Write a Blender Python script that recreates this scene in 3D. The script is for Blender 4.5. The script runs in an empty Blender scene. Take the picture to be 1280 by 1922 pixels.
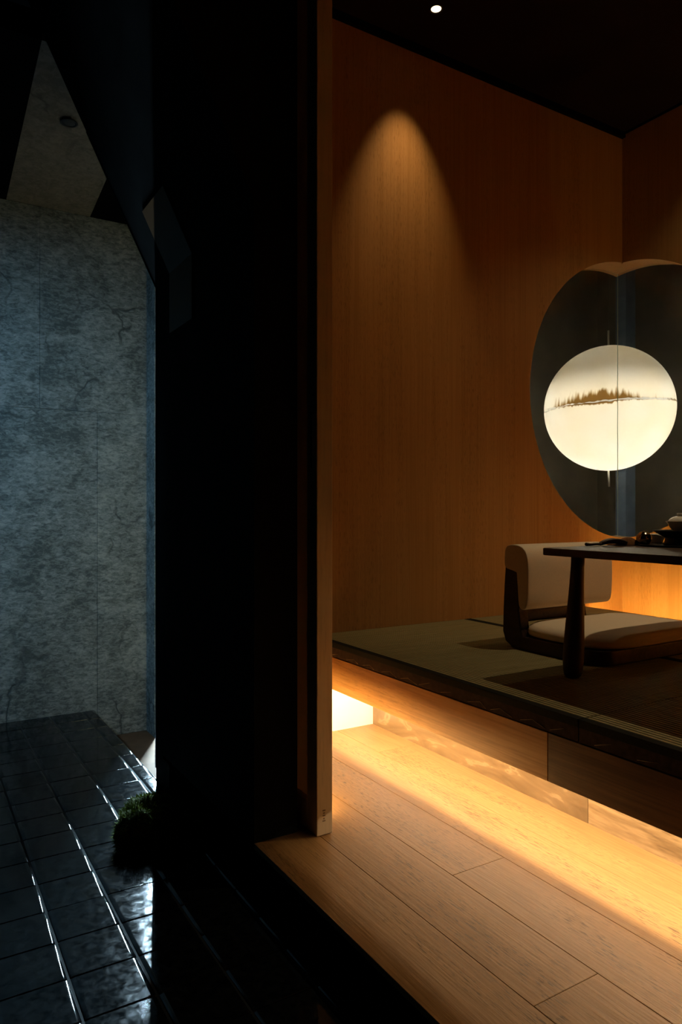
import bpy, bmesh, math, random
from mathutils import Vector, Matrix, noise

# ------------------------------------------------------------------ units
# lengths were measured in camera heights; H turns them into metres.
H = 0.9
def P(x, y, z):                       # z is measured from eye level, wooden floor = 0 m
    return Vector((x * H, y * H, (z + 1.0) * H))

scene = bpy.context.scene
col = scene.collection

# ------------------------------------------------------------------ camera
cam_d = bpy.data.cameras.new('camera')
cam = bpy.data.objects.new('camera', cam_d)
col.objects.link(cam)
cam.location = (0, 0, H)
cam.rotation_euler = (math.radians(90), 0, -math.radians(31.3))
cam_d.sensor_fit = 'VERTICAL'
cam_d.sensor_height = 36.0
cam_d.sensor_width = 24.0
cam_d.lens = 1332.0 / 1922.0 * 36.0
cam_d.shift_y = -6.0 / 1922.0
cam_d.clip_start = 0.02
scene.camera = cam

# ------------------------------------------------------------------ world, exposure
world = bpy.data.worlds.new('world')
scene.world = world
world.use_nodes = True
world.node_tree.nodes['Background'].inputs[0].default_value = (0.25, 0.42, 0.6, 1)
world.node_tree.nodes['Background'].inputs[1].default_value = 0.0015
vs = scene.view_settings
vs.view_transform = 'Standard'
vs.look = 'None'
vs.exposure = 0.0
vs.gamma = 1.0
vs.use_curve_mapping = False

# lamp settings used by the builders below
WARM = (1.0, 0.62, 0.27)
LED_COL = (1.0, 0.77, 0.49)
STRIP_COL = (1.0, 0.62, 0.24)
COVE_COL = (1.0, 0.60, 0.15)
COOL = (0.33, 0.71, 1.0)
LED_STRENGTH = 170.0
LED2_STRENGTH = 92.0
FLOOR_STRIP = 330.0
COVE_STRENGTH = 110.0
DOWN_WALL_W = 24.0
DOWN_TABLE_W = 58.0
DOWN_RIGHT_W = 9.0
STONE_SPOT_W = 80.0
TUBE_STRENGTH = 1500.0
BULB_STRENGTH = 260.0

# ------------------------------------------------------------------ node helpers
def new_mat(name):
    m = bpy.data.materials.new(name)
    m.use_nodes = True
    nt = m.node_tree
    b = nt.nodes['Principled BSDF']
    return m, nt, b

def N(nt, typ, **kw):
    n = nt.nodes.new(typ)
    for k, v in kw.items():
        setattr(n, k, v)
    return n

def simple(name, rgb, rough=0.5, metal=0.0, spec=0.5, noise_amt=0.0, noise_scale=20.0, bump=0.0, bump_scale=80.0, bump_dist=0.002):
    m, nt, b = new_mat(name)
    b.inputs['Base Color'].default_value = (*rgb, 1)
    b.inputs['Roughness'].default_value = rough
    b.inputs['Metallic'].default_value = metal
    b.inputs['Specular IOR Level'].default_value = spec
    if noise_amt or bump:
        tc = N(nt, 'ShaderNodeTexCoord')
    if noise_amt:
        nz = N(nt, 'ShaderNodeTexNoise')
        nz.inputs['Scale'].default_value = noise_scale
        nz.inputs['Detail'].default_value = 6
        nt.links.new(tc.outputs['Object'], nz.inputs['Vector'])
        r = N(nt, 'ShaderNodeValToRGB')
        r.color_ramp.elements[0].position = 0.3
        r.color_ramp.elements[1].position = 0.7
        lo = [c * (1 - noise_amt) for c in rgb]
        hi = [min(1, c * (1 + noise_amt)) for c in rgb]
        r.color_ramp.elements[0].color = (*lo, 1)
        r.color_ramp.elements[1].color = (*hi, 1)
        nt.links.new(nz.outputs['Fac'], r.inputs['Fac'])
        nt.links.new(r.outputs['Color'], b.inputs['Base Color'])
    if bump:
        nb = N(nt, 'ShaderNodeTexNoise')
        nb.inputs['Scale'].default_value = bump_scale
        nb.inputs['Detail'].default_value = 5
        nt.links.new(tc.outputs['Object'], nb.inputs['Vector'])
        bp = N(nt, 'ShaderNodeBump')
        bp.inputs['Strength'].default_value = bump
        bp.inputs['Distance'].default_value = bump_dist
        nt.links.new(nb.outputs['Fac'], bp.inputs['Height'])
        nt.links.new(bp.outputs['Normal'], b.inputs['Normal'])
    return m

def emission(name, rgb, strength):
    m = bpy.data.materials.new(name)
    m.use_nodes = True
    nt = m.node_tree
    nt.nodes.remove(nt.nodes['Principled BSDF'])
    e = N(nt, 'ShaderNodeEmission')
    e.inputs['Color'].default_value = (*rgb, 1)
    e.inputs['Strength'].default_value = strength
    nt.links.new(e.outputs[0], nt.nodes['Material Output'].inputs['Surface'])
    return m

def wood(name, c_dark, c_mid, c_light, axis, rough=0.45, spec=0.4, fine=90.0, long=1.6, pores=0.5, bump=0.15,
         knots=0.0, use_random=True, rand_amt=0.12):
    """Wood whose grain runs along `axis` (0,1,2) of the object's own coordinates."""
    m, nt, b = new_mat(name)
    L = nt.links.new
    tc = N(nt, 'ShaderNodeTexCoord')
    vec = tc.outputs['Object']
    info = N(nt, 'ShaderNodeObjectInfo')
    if use_random:
        mu = N(nt, 'ShaderNodeMath', operation='MULTIPLY')
        mu.inputs[1].default_value = 37.0
        L(info.outputs['Random'], mu.inputs[0])
        cx = N(nt, 'ShaderNodeCombineXYZ')
        for i in range(3):
            L(mu.outputs[0], cx.inputs[i])
        ad = N(nt, 'ShaderNodeVectorMath', operation='ADD')
        L(vec, ad.inputs[0]); L(cx.outputs[0], ad.inputs[1])
        vec = ad.outputs[0]
    def scaled(across, along):
        mp = N(nt, 'ShaderNodeMapping')
        s = [across] * 3
        s[axis] = along
        mp.inputs['Scale'].default_value = s
        L(vec, mp.inputs['Vector'])
        return mp.outputs[0]
    # broad figure
    n1 = N(nt, 'ShaderNodeTexNoise'); n1.inputs['Scale'].default_value = 1.0
    n1.inputs['Detail'].default_value = 4; n1.inputs['Distortion'].default_value = 0.6
    L(scaled(9.0, long * 0.55), n1.inputs['Vector'])
    # cathedral rings: bands of the broad figure
    mm = N(nt, 'ShaderNodeMath', operation='MULTIPLY'); mm.inputs[1].default_value = 26.0
    L(n1.outputs['Fac'], mm.inputs[0])
    sn = N(nt, 'ShaderNodeMath', operation='SINE'); L(mm.outputs[0], sn.inputs[0])
    # fine fibre
    n2 = N(nt, 'ShaderNodeTexNoise'); n2.inputs['Scale'].default_value = 1.0
    n2.inputs['Detail'].default_value = 5
    L(scaled(fine, long * 3.0), n2.inputs['Vector'])
    # pores: short dark dashes
    n3 = N(nt, 'ShaderNodeTexNoise'); n3.inputs['Scale'].default_value = 1.0
    n3.inputs['Detail'].default_value = 2
    L(scaled(fine * 2.2, fine * 0.22), n3.inputs['Vector'])
    pr = N(nt, 'ShaderNodeValToRGB')
    pr.color_ramp.elements[0].position = 0.55; pr.color_ramp.elements[0].color = (0, 0, 0, 1)
    pr.color_ramp.elements[1].position = 0.63; pr.color_ramp.elements[1].color = (1, 1, 1, 1)
    L(n3.outputs['Fac'], pr.inputs['Fac'])
    # value = fibre + rings
    a1 = N(nt, 'ShaderNodeMath', operation='MULTIPLY_ADD')
    a1.inputs[1].default_value = 0.09; L(sn.outputs[0], a1.inputs[0]); L(n2.outputs['Fac'], a1.inputs[2])
    if use_random:
        a2 = N(nt, 'ShaderNodeMath', operation='MULTIPLY_ADD')
        a2.inputs[1].default_value = rand_amt; L(info.outputs['Random'], a2.inputs[0]); L(a1.outputs[0], a2.inputs[2])
        val = a2.outputs[0]
    else:
        val = a1.outputs[0]
    r = N(nt, 'ShaderNodeValToRGB')
    r.color_ramp.elements[0].position = 0.30; r.color_ramp.elements[0].color = (*c_dark, 1)
    r.color_ramp.elements[1].position = 0.75; r.color_ramp.elements[1].color = (*c_light, 1)
    e = r.color_ramp.elements.new(0.5); e.color = (*c_mid, 1)
    L(val, r.inputs['Fac'])
    mx = N(nt, 'ShaderNodeMix', data_type='RGBA')
    mx.inputs['B'].default_value = (*[c * 0.35 for c in c_dark], 1)
    pm = N(nt, 'ShaderNodeMath', operation='MULTIPLY')
    # pores gather where the ring is dark
    r2 = N(nt, 'ShaderNodeValToRGB')
    r2.color_ramp.elements[0].position = 0.42; r2.color_ramp.elements[1].position = 0.62
    L(n1.outputs['Fac'], r2.inputs['Fac'])
    L(pr.outputs['Color'], pm.inputs[0]); L(r2.outputs['Color'], pm.inputs[1])
    pm2 = N(nt, 'ShaderNodeMath', operation='MULTIPLY'); pm2.inputs[1].default_value = pores
    L(pm.outputs[0], pm2.inputs[0])
    L(pm2.outputs[0], mx.inputs['Factor']); L(r.outputs['Color'], mx.inputs['A'])
    L(mx.outputs['Result'], b.inputs['Base Color'])
    b.inputs['Roughness'].default_value = rough
    b.inputs['Specular IOR Level'].default_value = spec
    bp = N(nt, 'ShaderNodeBump'); bp.inputs['Strength'].default_value = bump
    bp.inputs['Distance'].default_value = 0.002
    L(val, bp.inputs['Height']); L(bp.outputs['Normal'], b.inputs['Normal'])
    return m

# ------------------------------------------------------------------ materials
M = {}
M['veneer'] = wood('oak_veneer', (.37, .205, .075), (.41, .232, .09), (.44, .255, .105), 2, rough=.55, spec=.2,
                   fine=140, long=.6, pores=.38, bump=.06, use_random=False)
M['plank'] = wood('oak_plank', (.27, .140, .048), (.325, .172, .060), (.37, .20, .075), 1, rough=.42, spec=.4,
                  fine=170, long=2.2, pores=.95, bump=.3)
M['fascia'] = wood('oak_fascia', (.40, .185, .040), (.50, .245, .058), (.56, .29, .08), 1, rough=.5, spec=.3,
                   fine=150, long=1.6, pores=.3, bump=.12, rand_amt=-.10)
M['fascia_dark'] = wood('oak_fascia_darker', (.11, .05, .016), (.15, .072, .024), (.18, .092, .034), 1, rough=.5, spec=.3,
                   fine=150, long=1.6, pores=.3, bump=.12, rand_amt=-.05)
M['stile'] = wood('pale_ash', (.53, .42, .27), (.60, .48, .32), (.65, .53, .36), 2, rough=.5, spec=.3,
                  fine=60, long=1.0, pores=.15, bump=.06)
M['walnut'] = wood('dark_walnut', (.018, .010, .007), (.032, .017, .011), (.05, .027, .017), 1, rough=.42, spec=.3,
                   fine=60, long=3.0, pores=.4, bump=.4)
M['walnut_z'] = wood('dark_walnut_upright', (.018, .010, .007), (.030, .016, .010), (.045, .024, .015), 2, rough=.5, spec=.35,
                   fine=60, long=3.0, pores=.4, bump=.3)
M['tray'] = simple('black_lacquer', (.008, .007, .007), .35, spec=.4)
M['ceiling'] = simple('dark_ceiling', (.012, .0066, .005), .8, spec=.1, noise_amt=.25, noise_scale=4)
M['black'] = simple('black_trim', (.003, .003, .0035), .8, spec=.03)
M['darkplaster'] = simple('dark_plaster', (.0065, .0075, .0078), .9, spec=.04, noise_amt=.35, noise_scale=7, bump=.25, bump_scale=35)
M['bronze'] = simple('dark_bronze', (.085, .038, .008), .6, spec=.3, noise_amt=.2, noise_scale=9)
M['steel'] = simple('steel_bead', (.85, .9, .92), .22, metal=1.0)
M['cream'] = simple('cream_marble_end', (.82, .79, .74), .35, noise_amt=.05, noise_scale=6)
M['trough'] = simple('trough_clay', (.10, .064, .042), .8, spec=.1, noise_amt=.15, noise_scale=14)
M['grout'] = simple('dark_grout', (.030, .034, .036), .8, spec=.1)
M['fabric'] = simple('oatmeal_fabric', (.68, .58, .45), .95, spec=.1, noise_amt=.05, noise_scale=300, bump=.3, bump_scale=900, bump_dist=.0006)
M['heri'] = simple('tatami_border_cloth', (.012, .014, .011), .85, spec=.15, noise_amt=.3, noise_scale=200)
M['tatami_side'] = simple('tatami_side_cloth', (.048, .034, .027), .9, spec=.1, noise_amt=.4, noise_scale=60)
M['thread'] = simple('thread', (.50, .38, .24), .8)
M['porcelain'] = simple('white_porcelain', (.74, .72, .66), .18, spec=.5)
M['metalball'] = simple('polished_metal', (.62, .55, .42), .12, metal=1.0)
M['clothbrown'] = simple('rust_cloth', (.16, .075, .035), .95, spec=.05, noise_amt=.2, noise_scale=120)
M['rod'] = simple('pale_rod', (.9, .92, .88), .5)
M['cable'] = simple('grey_cable', (.22, .22, .2), .5)
M['court'] = simple('courtyard_plaster', (.28, .25, .205), .9, spec=.1, noise_amt=.25, noise_scale=2.2)
M['bandcolumn'] = simple('blue_grey_column', (.22, .31, .46), .6, noise_amt=.2, noise_scale=8)
M['ring'] = simple('downlight_ring', (.02, .02, .02), .5)
M['cup'] = simple('reflector_cup', (.12, .12, .12), .25, metal=.8)
M['led'] = emission('led_strip_light', LED_COL, LED_STRENGTH)
M['led2'] = emission('led_strip_light_back', LED_COL, LED2_STRENGTH)
M['floorstrip'] = emission('floor_strip_light', STRIP_COL, FLOOR_STRIP)
M['cove'] = emission('cove_strip_light', COVE_COL, COVE_STRENGTH)
M['tube'] = emission('cool_tube_light', (.55, .82, 1.0), TUBE_STRENGTH)
M['lens'] = emission('warm_lens', (1.0, .80, .52), 2.2)
M['bulb'] = emission('bulb_light', (1.0, .94, .83), BULB_STRENGTH)
M['ink'] = simple('faint_ink', (.20, .13, .07), .8)

def stone_mat(name, c0, c1, c2, tint=1.0):
    m, nt, b = new_mat(name)
    L = nt.links.new
    tc = N(nt, 'ShaderNodeTexCoord')
    geo = N(nt, 'ShaderNodeNewGeometry')
    pos = geo.outputs['Position']
    mp = N(nt, 'ShaderNodeMapping')
    mp.inputs['Rotation'].default_value = (0, math.radians(25), 0)
    mp.inputs['Scale'].default_value = (5.0, 5.0, 6.0)
    L(pos, mp.inputs['Vector'])
    n1 = N(nt, 'ShaderNodeTexNoise'); n1.inputs['Scale'].default_value = 1.0
    n1.inputs['Detail'].default_value = 9; n1.inputs['Roughness'].default_value = .62; n1.inputs['Distortion'].default_value = .8
    L(mp.outputs[0], n1.inputs['Vector'])
    mp2 = N(nt, 'ShaderNodeMapping')
    mp2.inputs['Rotation'].default_value = (0, math.radians(-28), 0)
    mp2.inputs['Scale'].default_value = (34.0, 34.0, 75.0)
    L(pos, mp2.inputs['Vector'])
    n2 = N(nt, 'ShaderNodeTexNoise'); n2.inputs['Scale'].default_value = 1.0
    n2.inputs['Detail'].default_value = 8; n2.inputs['Roughness'].default_value = .72; n2.inputs['Distortion'].default_value = .7
    L(mp2.outputs[0], n2.inputs['Vector'])
    # natural cleft veins: warped cell borders
    nw = N(nt, 'ShaderNodeTexNoise'); nw.inputs['Scale'].default_value = 2.2; nw.inputs['Detail'].default_value = 5
    L(pos, nw.inputs['Vector'])
    wv = N(nt, 'ShaderNodeVectorMath', operation='SCALE'); wv.inputs['Scale'].default_value = .75
    L(nw.outputs['Color'], wv.inputs[0])
    av = N(nt, 'ShaderNodeVectorMath', operation='ADD'); L(pos, av.inputs[0]); L(wv.outputs[0], av.inputs[1])
    mv = N(nt, 'ShaderNodeMapping'); mv.inputs['Scale'].default_value = (1.9, 1.9, 1.15)
    L(av.outputs[0], mv.inputs['Vector'])
    vo = N(nt, 'ShaderNodeTexVoronoi', feature='DISTANCE_TO_EDGE'); vo.inputs['Scale'].default_value = 1.0
    L(mv.outputs[0], vo.inputs['Vector'])
    vr = N(nt, 'ShaderNodeValToRGB')
    vr.color_ramp.elements[0].position = 0.0; vr.color_ramp.elements[0].color = (0, 0, 0, 1)
    vr.color_ramp.elements[1].position = .018; vr.color_ramp.elements[1].color = (1, 1, 1, 1)
    L(vo.outputs['Distance'], vr.inputs['Fac'])
    # veins only here and there
    nk = N(nt, 'ShaderNodeTexNoise'); nk.inputs['Scale'].default_value = 3.1; L(pos, nk.inputs['Vector'])
    kr = N(nt, 'ShaderNodeValToRGB')
    kr.color_ramp.elements[0].position = .48; kr.color_ramp.elements[0].color = (1, 1, 1, 1)
    kr.color_ramp.elements[1].position = .60; kr.color_ramp.elements[1].color = (0, 0, 0, 1)
    L(nk.outputs['Fac'], kr.inputs['Fac'])
    vmx = N(nt, 'ShaderNodeMath', operation='MAXIMUM'); L(vr.outputs['Color'], vmx.inputs[0]); L(kr.outputs['Color'], vmx.inputs[1])
    s = N(nt, 'ShaderNodeMath', operation='MULTIPLY_ADD'); s.inputs[1].default_value = 1.0
    n1s = N(nt, 'ShaderNodeMath', operation='MULTIPLY'); n1s.inputs[1].default_value = .6; L(n1.outputs['Fac'], n1s.inputs[0])
    L(n2.outputs['Fac'], s.inputs[0]); L(n1s.outputs[0], s.inputs[2])
    s2 = N(nt, 'ShaderNodeMath', operation='SUBTRACT'); s2.inputs[1].default_value = .3; L(s.outputs[0], s2.inputs[0])
    r = N(nt, 'ShaderNodeValToRGB')
    r.color_ramp.elements[0].position = .37; r.color_ramp.elements[0].color = (*c0, 1)
    r.color_ramp.elements[1].position = .66; r.color_ramp.elements[1].color = (*c2, 1)
    e = r.color_ramp.elements.new(.5); e.color = (*c1, 1)
    L(s2.outputs[0], r.inputs['Fac'])
    mx = N(nt, 'ShaderNodeMix', data_type='RGBA')
    mx.inputs['A'].default_value = (*[c * .7 for c in c0], 1)
    L(vmx.outputs[0], mx.inputs['Factor']); L(r.outputs['Color'], mx.inputs['B'])
    L(mx.outputs['Result'], b.inputs['Base Color'])
    b.inputs['Roughness'].default_value = .7
    b.inputs['Specular IOR Level'].default_value = .2
    ad = N(nt, 'ShaderNodeMath', operation='MULTIPLY_ADD'); ad.inputs[1].default_value = .6
    L(vmx.outputs[0], ad.inputs[0]); L(s2.outputs[0], ad.inputs[2])
    bp = N(nt, 'ShaderNodeBump'); bp.inputs['Strength'].default_value = .55; bp.inputs['Distance'].default_value = .008
    L(ad.outputs[0], bp.inputs['Height']); L(bp.outputs['Normal'], b.inputs['Normal'])
    return m
M['stone'] = stone_mat('slate', (.075, .09, .093), (.165, .187, .195), (.29, .315, .32))
M['stone_ceiling'] = stone_mat('slate_ceiling', (.15, .14, .12), (.20, .185, .16), (.25, .235, .20))

def tile_mat():
    m, nt, b = new_mat('black_glazed_tile')
    L = nt.links.new
    geo = N(nt, 'ShaderNodeNewGeometry')
    pos = geo.outputs['Position']
    n1 = N(nt, 'ShaderNodeTexNoise'); n1.inputs['Scale'].default_value = 48; n1.inputs['Detail'].default_value = 7
    n1.inputs['Roughness'].default_value = .65; n1.inputs['Distortion'].default_value = .5
    L(pos, n1.inputs['Vector'])
    r = N(nt, 'ShaderNodeValToRGB')
    r.color_ramp.elements[0].position = .32; r.color_ramp.elements[0].color = (.035, .035, .035, 1)
    r.color_ramp.elements[1].position = .72; r.color_ramp.elements[1].color = (.13, .13, .13, 1)
    L(n1.outputs['Fac'], r.inputs['Fac'])
    L(r.outputs['Color'], b.inputs['Roughness'])
    rc = N(nt, 'ShaderNodeValToRGB')
    rc.color_ramp.elements[0].position = .35; rc.color_ramp.elements[0].color = (.002, .0025, .003, 1)
    rc.color_ramp.elements[1].position = .75; rc.color_ramp.elements[1].color = (.017, .020, .022, 1)
    L(n1.outputs['Fac'], rc.inputs['Fac']); L(rc.outputs['Color'], b.inputs['Base Color'])
    b.inputs['Specular IOR Level'].default_value = .32
    n2 = N(nt, 'ShaderNodeTexNoise'); n2.inputs['Scale'].default_value = 16; n2.inputs['Detail'].default_value = 1.5
    L(pos, n2.inputs['Vector'])
    n3 = N(nt, 'ShaderNodeTexNoise'); n3.inputs['Scale'].default_value = 110; n3.inputs['Detail'].default_value = 2
    L(pos, n3.inputs['Vector'])
    s = N(nt, 'ShaderNodeMath', operation='MULTIPLY_ADD'); s.inputs[1].default_value = .06
    L(n3.outputs['Fac'], s.inputs[0]); L(n2.outputs['Fac'], s.inputs[2])
    bp = N(nt, 'ShaderNodeBump'); bp.inputs['Strength'].default_value = .12; bp.inputs['Distance'].default_value = .005
    L(s.outputs[0], bp.inputs['Height']); L(bp.outputs['Normal'], b.inputs['Normal'])
    return m
M['tile'] = tile_mat()

def marble_mat():
    m, nt, b = new_mat('brown_marble')
    L = nt.links.new
    geo = N(nt, 'ShaderNodeNewGeometry'); pos = geo.outputs['Position']
    mp = N(nt, 'ShaderNodeMapping'); mp.inputs['Scale'].default_value = (4, 3.2, 9); L(pos, mp.inputs['Vector'])
    n1 = N(nt, 'ShaderNodeTexNoise'); n1.inputs['Scale'].default_value = 1.3; n1.inputs['Detail'].default_value = 6
    n1.inputs['Distortion'].default_value = 1.6
    L(mp.outputs[0], n1.inputs['Vector'])
    r = N(nt, 'ShaderNodeValToRGB')
    r.color_ramp.elements[0].position = .3; r.color_ramp.elements[0].color = (.12, .08, .04, 1)
    r.color_ramp.elements[1].position = .56; r.color_ramp.elements[1].color = (.18, .125, .065, 1)
    e = r.color_ramp.elements.new(.60); e.color = (.25, .18, .10, 1)
    e = r.color_ramp.elements.new(.645); e.color = (.18, .125, .065, 1)
    L(n1.outputs['Fac'], r.inputs['Fac']); L(r.outputs['Color'], b.inputs['Base Color'])
    b.inputs['Roughness'].default_value = .16
    b.inputs['Specular IOR Level'].default_value = .5
    return m
M['marble'] = marble_mat()
M['base_wood'] = wood('oak_base', (.17, .115, .055), (.25, .175, .09), (.36, .26, .14), 1, rough=.22, spec=.5,
                      fine=60, long=2.5, pores=.3, bump=.12)

def tatami_mat():
    m, nt, b = new_mat('tatami_rush')
    L = nt.links.new
    geo = N(nt, 'ShaderNodeNewGeometry'); pos = geo.outputs['Position']
    sp = N(nt, 'ShaderNodeSeparateXYZ'); L(pos, sp.inputs[0])
    k = N(nt, 'ShaderNodeMath', operation='MULTIPLY'); k.inputs[1].default_value = 2 * math.pi / .0145
    L(sp.outputs['X'], k.inputs[0])
    s = N(nt, 'ShaderNodeMath', operation='SINE'); L(k.outputs[0], s.inputs[0])
    k2 = N(nt, 'ShaderNodeMath', operation='MULTIPLY'); k2.inputs[1].default_value = 2 * math.pi / .0042
    L(sp.outputs['Y'], k2.inputs[0])
    s2 = N(nt, 'ShaderNodeMath', operation='SINE'); L(k2.outputs[0], s2.inputs[0])
    h = N(nt, 'ShaderNodeMath', operation='MULTIPLY_ADD'); h.inputs[1].default_value = .15
    L(s2.outputs[0], h.inputs[0]); L(s.outputs[0], h.inputs[2])
    mp = N(nt, 'ShaderNodeMapping'); mp.inputs['Scale'].default_value = (6, 250, 6); L(pos, mp.inputs['Vector'])
    n1 = N(nt, 'ShaderNodeTexNoise'); n1.inputs['Scale'].default_value = 1; n1.inputs['Detail'].default_value = 3
    L(mp.outputs[0], n1.inputs['Vector'])
    r = N(nt, 'ShaderNodeValToRGB')
    r.color_ramp.elements[0].position = .3; r.color_ramp.elements[0].color = (.235, .205, .095, 1)
    r.color_ramp.elements[1].position = .7; r.color_ramp.elements[1].color = (.345, .305, .16, 1)
    L(n1.outputs['Fac'], r.inputs['Fac']); L(r.outputs['Color'], b.inputs['Base Color'])
    b.inputs['Roughness'].default_value = .7; b.inputs['Specular IOR Level'].default_value = .25
    bp = N(nt, 'ShaderNodeBump'); bp.inputs['Strength'].default_value = .9; bp.inputs['Distance'].default_value = .004
    L(h.outputs[0], bp.inputs['Height']); L(bp.outputs['Normal'], b.inputs['Normal'])
    return m
M['tatami'] = tatami_mat()

def glass_mat():
    m = bpy.data.materials.new('window_glass'); m.use_nodes = True
    nt = m.node_tree; L = nt.links.new
    nt.nodes.remove(nt.nodes['Principled BSDF'])
    t = N(nt, 'ShaderNodeBsdfTransparent'); t.inputs['Color'].default_value = (.95, .965, .955, 1)
    g = N(nt, 'ShaderNodeBsdfGlossy'); g.inputs['Roughness'].default_value = .02
    d = N(nt, 'ShaderNodeBsdfDiffuse'); d.inputs['Color'].default_value = (.30, .30, .30, 1)
    lw = N(nt, 'ShaderNodeLayerWeight'); lw.inputs['Blend'].default_value = .5
    pw = N(nt, 'ShaderNodeMath', operation='POWER'); pw.inputs[1].default_value = 5.0; L(lw.outputs['Facing'], pw.inputs[0])
    f = N(nt, 'ShaderNodeMath', operation='MULTIPLY_ADD'); f.inputs[1].default_value = .8; f.inputs[2].default_value = .03
    L(pw.outputs[0], f.inputs[0])
    mx = N(nt, 'ShaderNodeMixShader'); L(f.outputs[0], mx.inputs[0]); L(t.outputs[0], mx.inputs[1]); L(g.outputs[0], mx.inputs[2])
    # a faint uneven grey diffuse layer on the pane
    geo = N(nt, 'ShaderNodeNewGeometry')
    nz = N(nt, 'ShaderNodeTexNoise'); nz.inputs['Scale'].default_value = 5; nz.inputs['Detail'].default_value = 5
    L(geo.outputs['Position'], nz.inputs['Vector'])
    ml = N(nt, 'ShaderNodeMath', operation='MULTIPLY'); ml.inputs[1].default_value = .035; L(nz.outputs['Fac'], ml.inputs[0])
    mx2 = N(nt, 'ShaderNodeMixShader'); L(ml.outputs[0], mx2.inputs[0]); L(mx.outputs[0], mx2.inputs[1]); L(d.outputs[0], mx2.inputs[2])
    L(mx2.outputs[0], nt.nodes['Material Output'].inputs['Surface'])
    return m
M['glass'] = glass_mat()
M['joint'] = simple('glass_edge_joint', (.45, .62, .60), .3, spec=.5)

def shell_mat():
    m = bpy.data.materials.new('lamp_shell'); m.use_nodes = True
    nt = m.node_tree; L = nt.links.new
    nt.nodes.remove(nt.nodes['Principled BSDF'])
    tc = N(nt, 'ShaderNodeTexCoord')
    nz = N(nt, 'ShaderNodeTexNoise'); nz.inputs['Scale'].default_value = 4.0; nz.inputs['Detail'].default_value = 6
    L(tc.outputs['Object'], nz.inputs['Vector'])
    r = N(nt, 'ShaderNodeValToRGB')
    r.color_ramp.elements[0].position = .3; r.color_ramp.elements[0].color = (.85, .80, .70, 1)
    r.color_ramp.elements[1].position = .7; r.color_ramp.elements[1].color = (.90, .885, .84, 1)
    L(nz.outputs['Fac'], r.inputs['Fac'])
    # bare fibre along the torn rim
    vc = N(nt, 'ShaderNodeVertexColor'); vc.layer_name = 'rim'
    mp = N(nt, 'ShaderNodeMapping'); mp.inputs['Scale'].default_value = (60, 60, 6); L(tc.outputs['Object'], mp.inputs['Vector'])
    n2 = N(nt, 'ShaderNodeTexNoise'); n2.inputs['Scale'].default_value = 1.0; L(mp.outputs[0], n2.inputs['Vector'])
    n2m = N(nt, 'ShaderNodeMath', operation='MULTIPLY_ADD'); n2m.inputs[1].default_value = .9; n2m.inputs[2].default_value = -.45
    L(n2.outputs['Fac'], n2m.inputs[0])
    ad = N(nt, 'ShaderNodeMath', operation='ADD'); L(vc.outputs['Color'], ad.inputs[0]); L(n2m.outputs[0], ad.inputs[1])
    rr = N(nt, 'ShaderNodeValToRGB')
    rr.color_ramp.elements[0].position = .38; rr.color_ramp.elements[1].position = .62
    L(ad.outputs[0], rr.inputs['Fac'])
    mx = N(nt, 'ShaderNodeMix', data_type='RGBA'); mx.inputs['B'].default_value = (.36, .255, .125, 1)
    L(rr.outputs['Color'], mx.inputs['Factor']); L(r.outputs['Color'], mx.inputs['A'])
    t = N(nt, 'ShaderNodeBsdfTranslucent'); d = N(nt, 'ShaderNodeBsdfDiffuse')
    L(mx.outputs['Result'], t.inputs['Color']); L(mx.outputs['Result'], d.inputs['Color'])
    ms = N(nt, 'ShaderNodeMixShader'); ms.inputs[0].default_value = .25
    L(t.outputs[0], ms.inputs[1]); L(d.outputs[0], ms.inputs[2])
    L(ms.outputs[0], nt.nodes['Material Output'].inputs['Surface'])
    return m
M['shell'] = shell_mat()
def paper_mat():
    m = bpy.data.materials.new('door_paper'); m.use_nodes = True
    nt = m.node_tree; L = nt.links.new
    nt.nodes.remove(nt.nodes['Principled BSDF'])
    t = N(nt, 'ShaderNodeBsdfTranslucent'); t.inputs['Color'].default_value = (.38, .30, .20, 1)
    d = N(nt, 'ShaderNodeBsdfDiffuse'); d.inputs['Color'].default_value = (.5, .42, .3, 1)
    ms = N(nt, 'ShaderNodeMixShader'); ms.inputs[0].default_value = .6
    L(t.outputs[0], ms.inputs[1]); L(d.outputs[0], ms.inputs[2])
    L(ms.outputs[0], nt.nodes['Material Output'].inputs['Surface'])
    return m
M['paper'] = paper_mat()
M['paper_disc'] = M['paper']
M['moss'] = simple('moss_green', (.14, .18, .035), .9, spec=.1, noise_amt=.5, noise_scale=30)
M['mossdark'] = simple('moss_core', (.05, .058, .018), .95, spec=.05, noise_amt=.4, noise_scale=30)

# ------------------------------------------------------------------ mesh helpers
def link(name, me, mat, parent=None, loc=None):
    o = bpy.data.objects.new(name, me)
    col.objects.link(o)
    if mat is not None and not me.materials:
        me.materials.append(mat)
    if loc is not None:
        o.location = loc
    if parent is not None:
        o.parent = parent
        o.matrix_parent_inverse = Matrix.Translation(-Vector(parent.location)) if parent.rotation_euler[:] == (0, 0, 0) else parent.matrix_basis.inverted()
    return o

def bm_obj(name, bm, mat, parent=None, loc=None, smooth=False):
    me = bpy.data.meshes.new(name)
    bm.normal_update()
    bm.to_mesh(me); bm.free()
    if smooth:
        for p in me.polygons:
            p.use_smooth = True
    return link(name, me, mat, parent, loc)

def tag(o, label=None, cat=None, group=None, kind=None):
    if label: o['label'] = label
    if cat: o['category'] = cat
    if group: o['group'] = group
    if kind: o['kind'] = kind
    return o

def empty(name, loc):
    o = bpy.data.objects.new(name, None)
    col.objects.link(o)
    o.location = loc
    o.empty_display_size = .05
    return o

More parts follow.
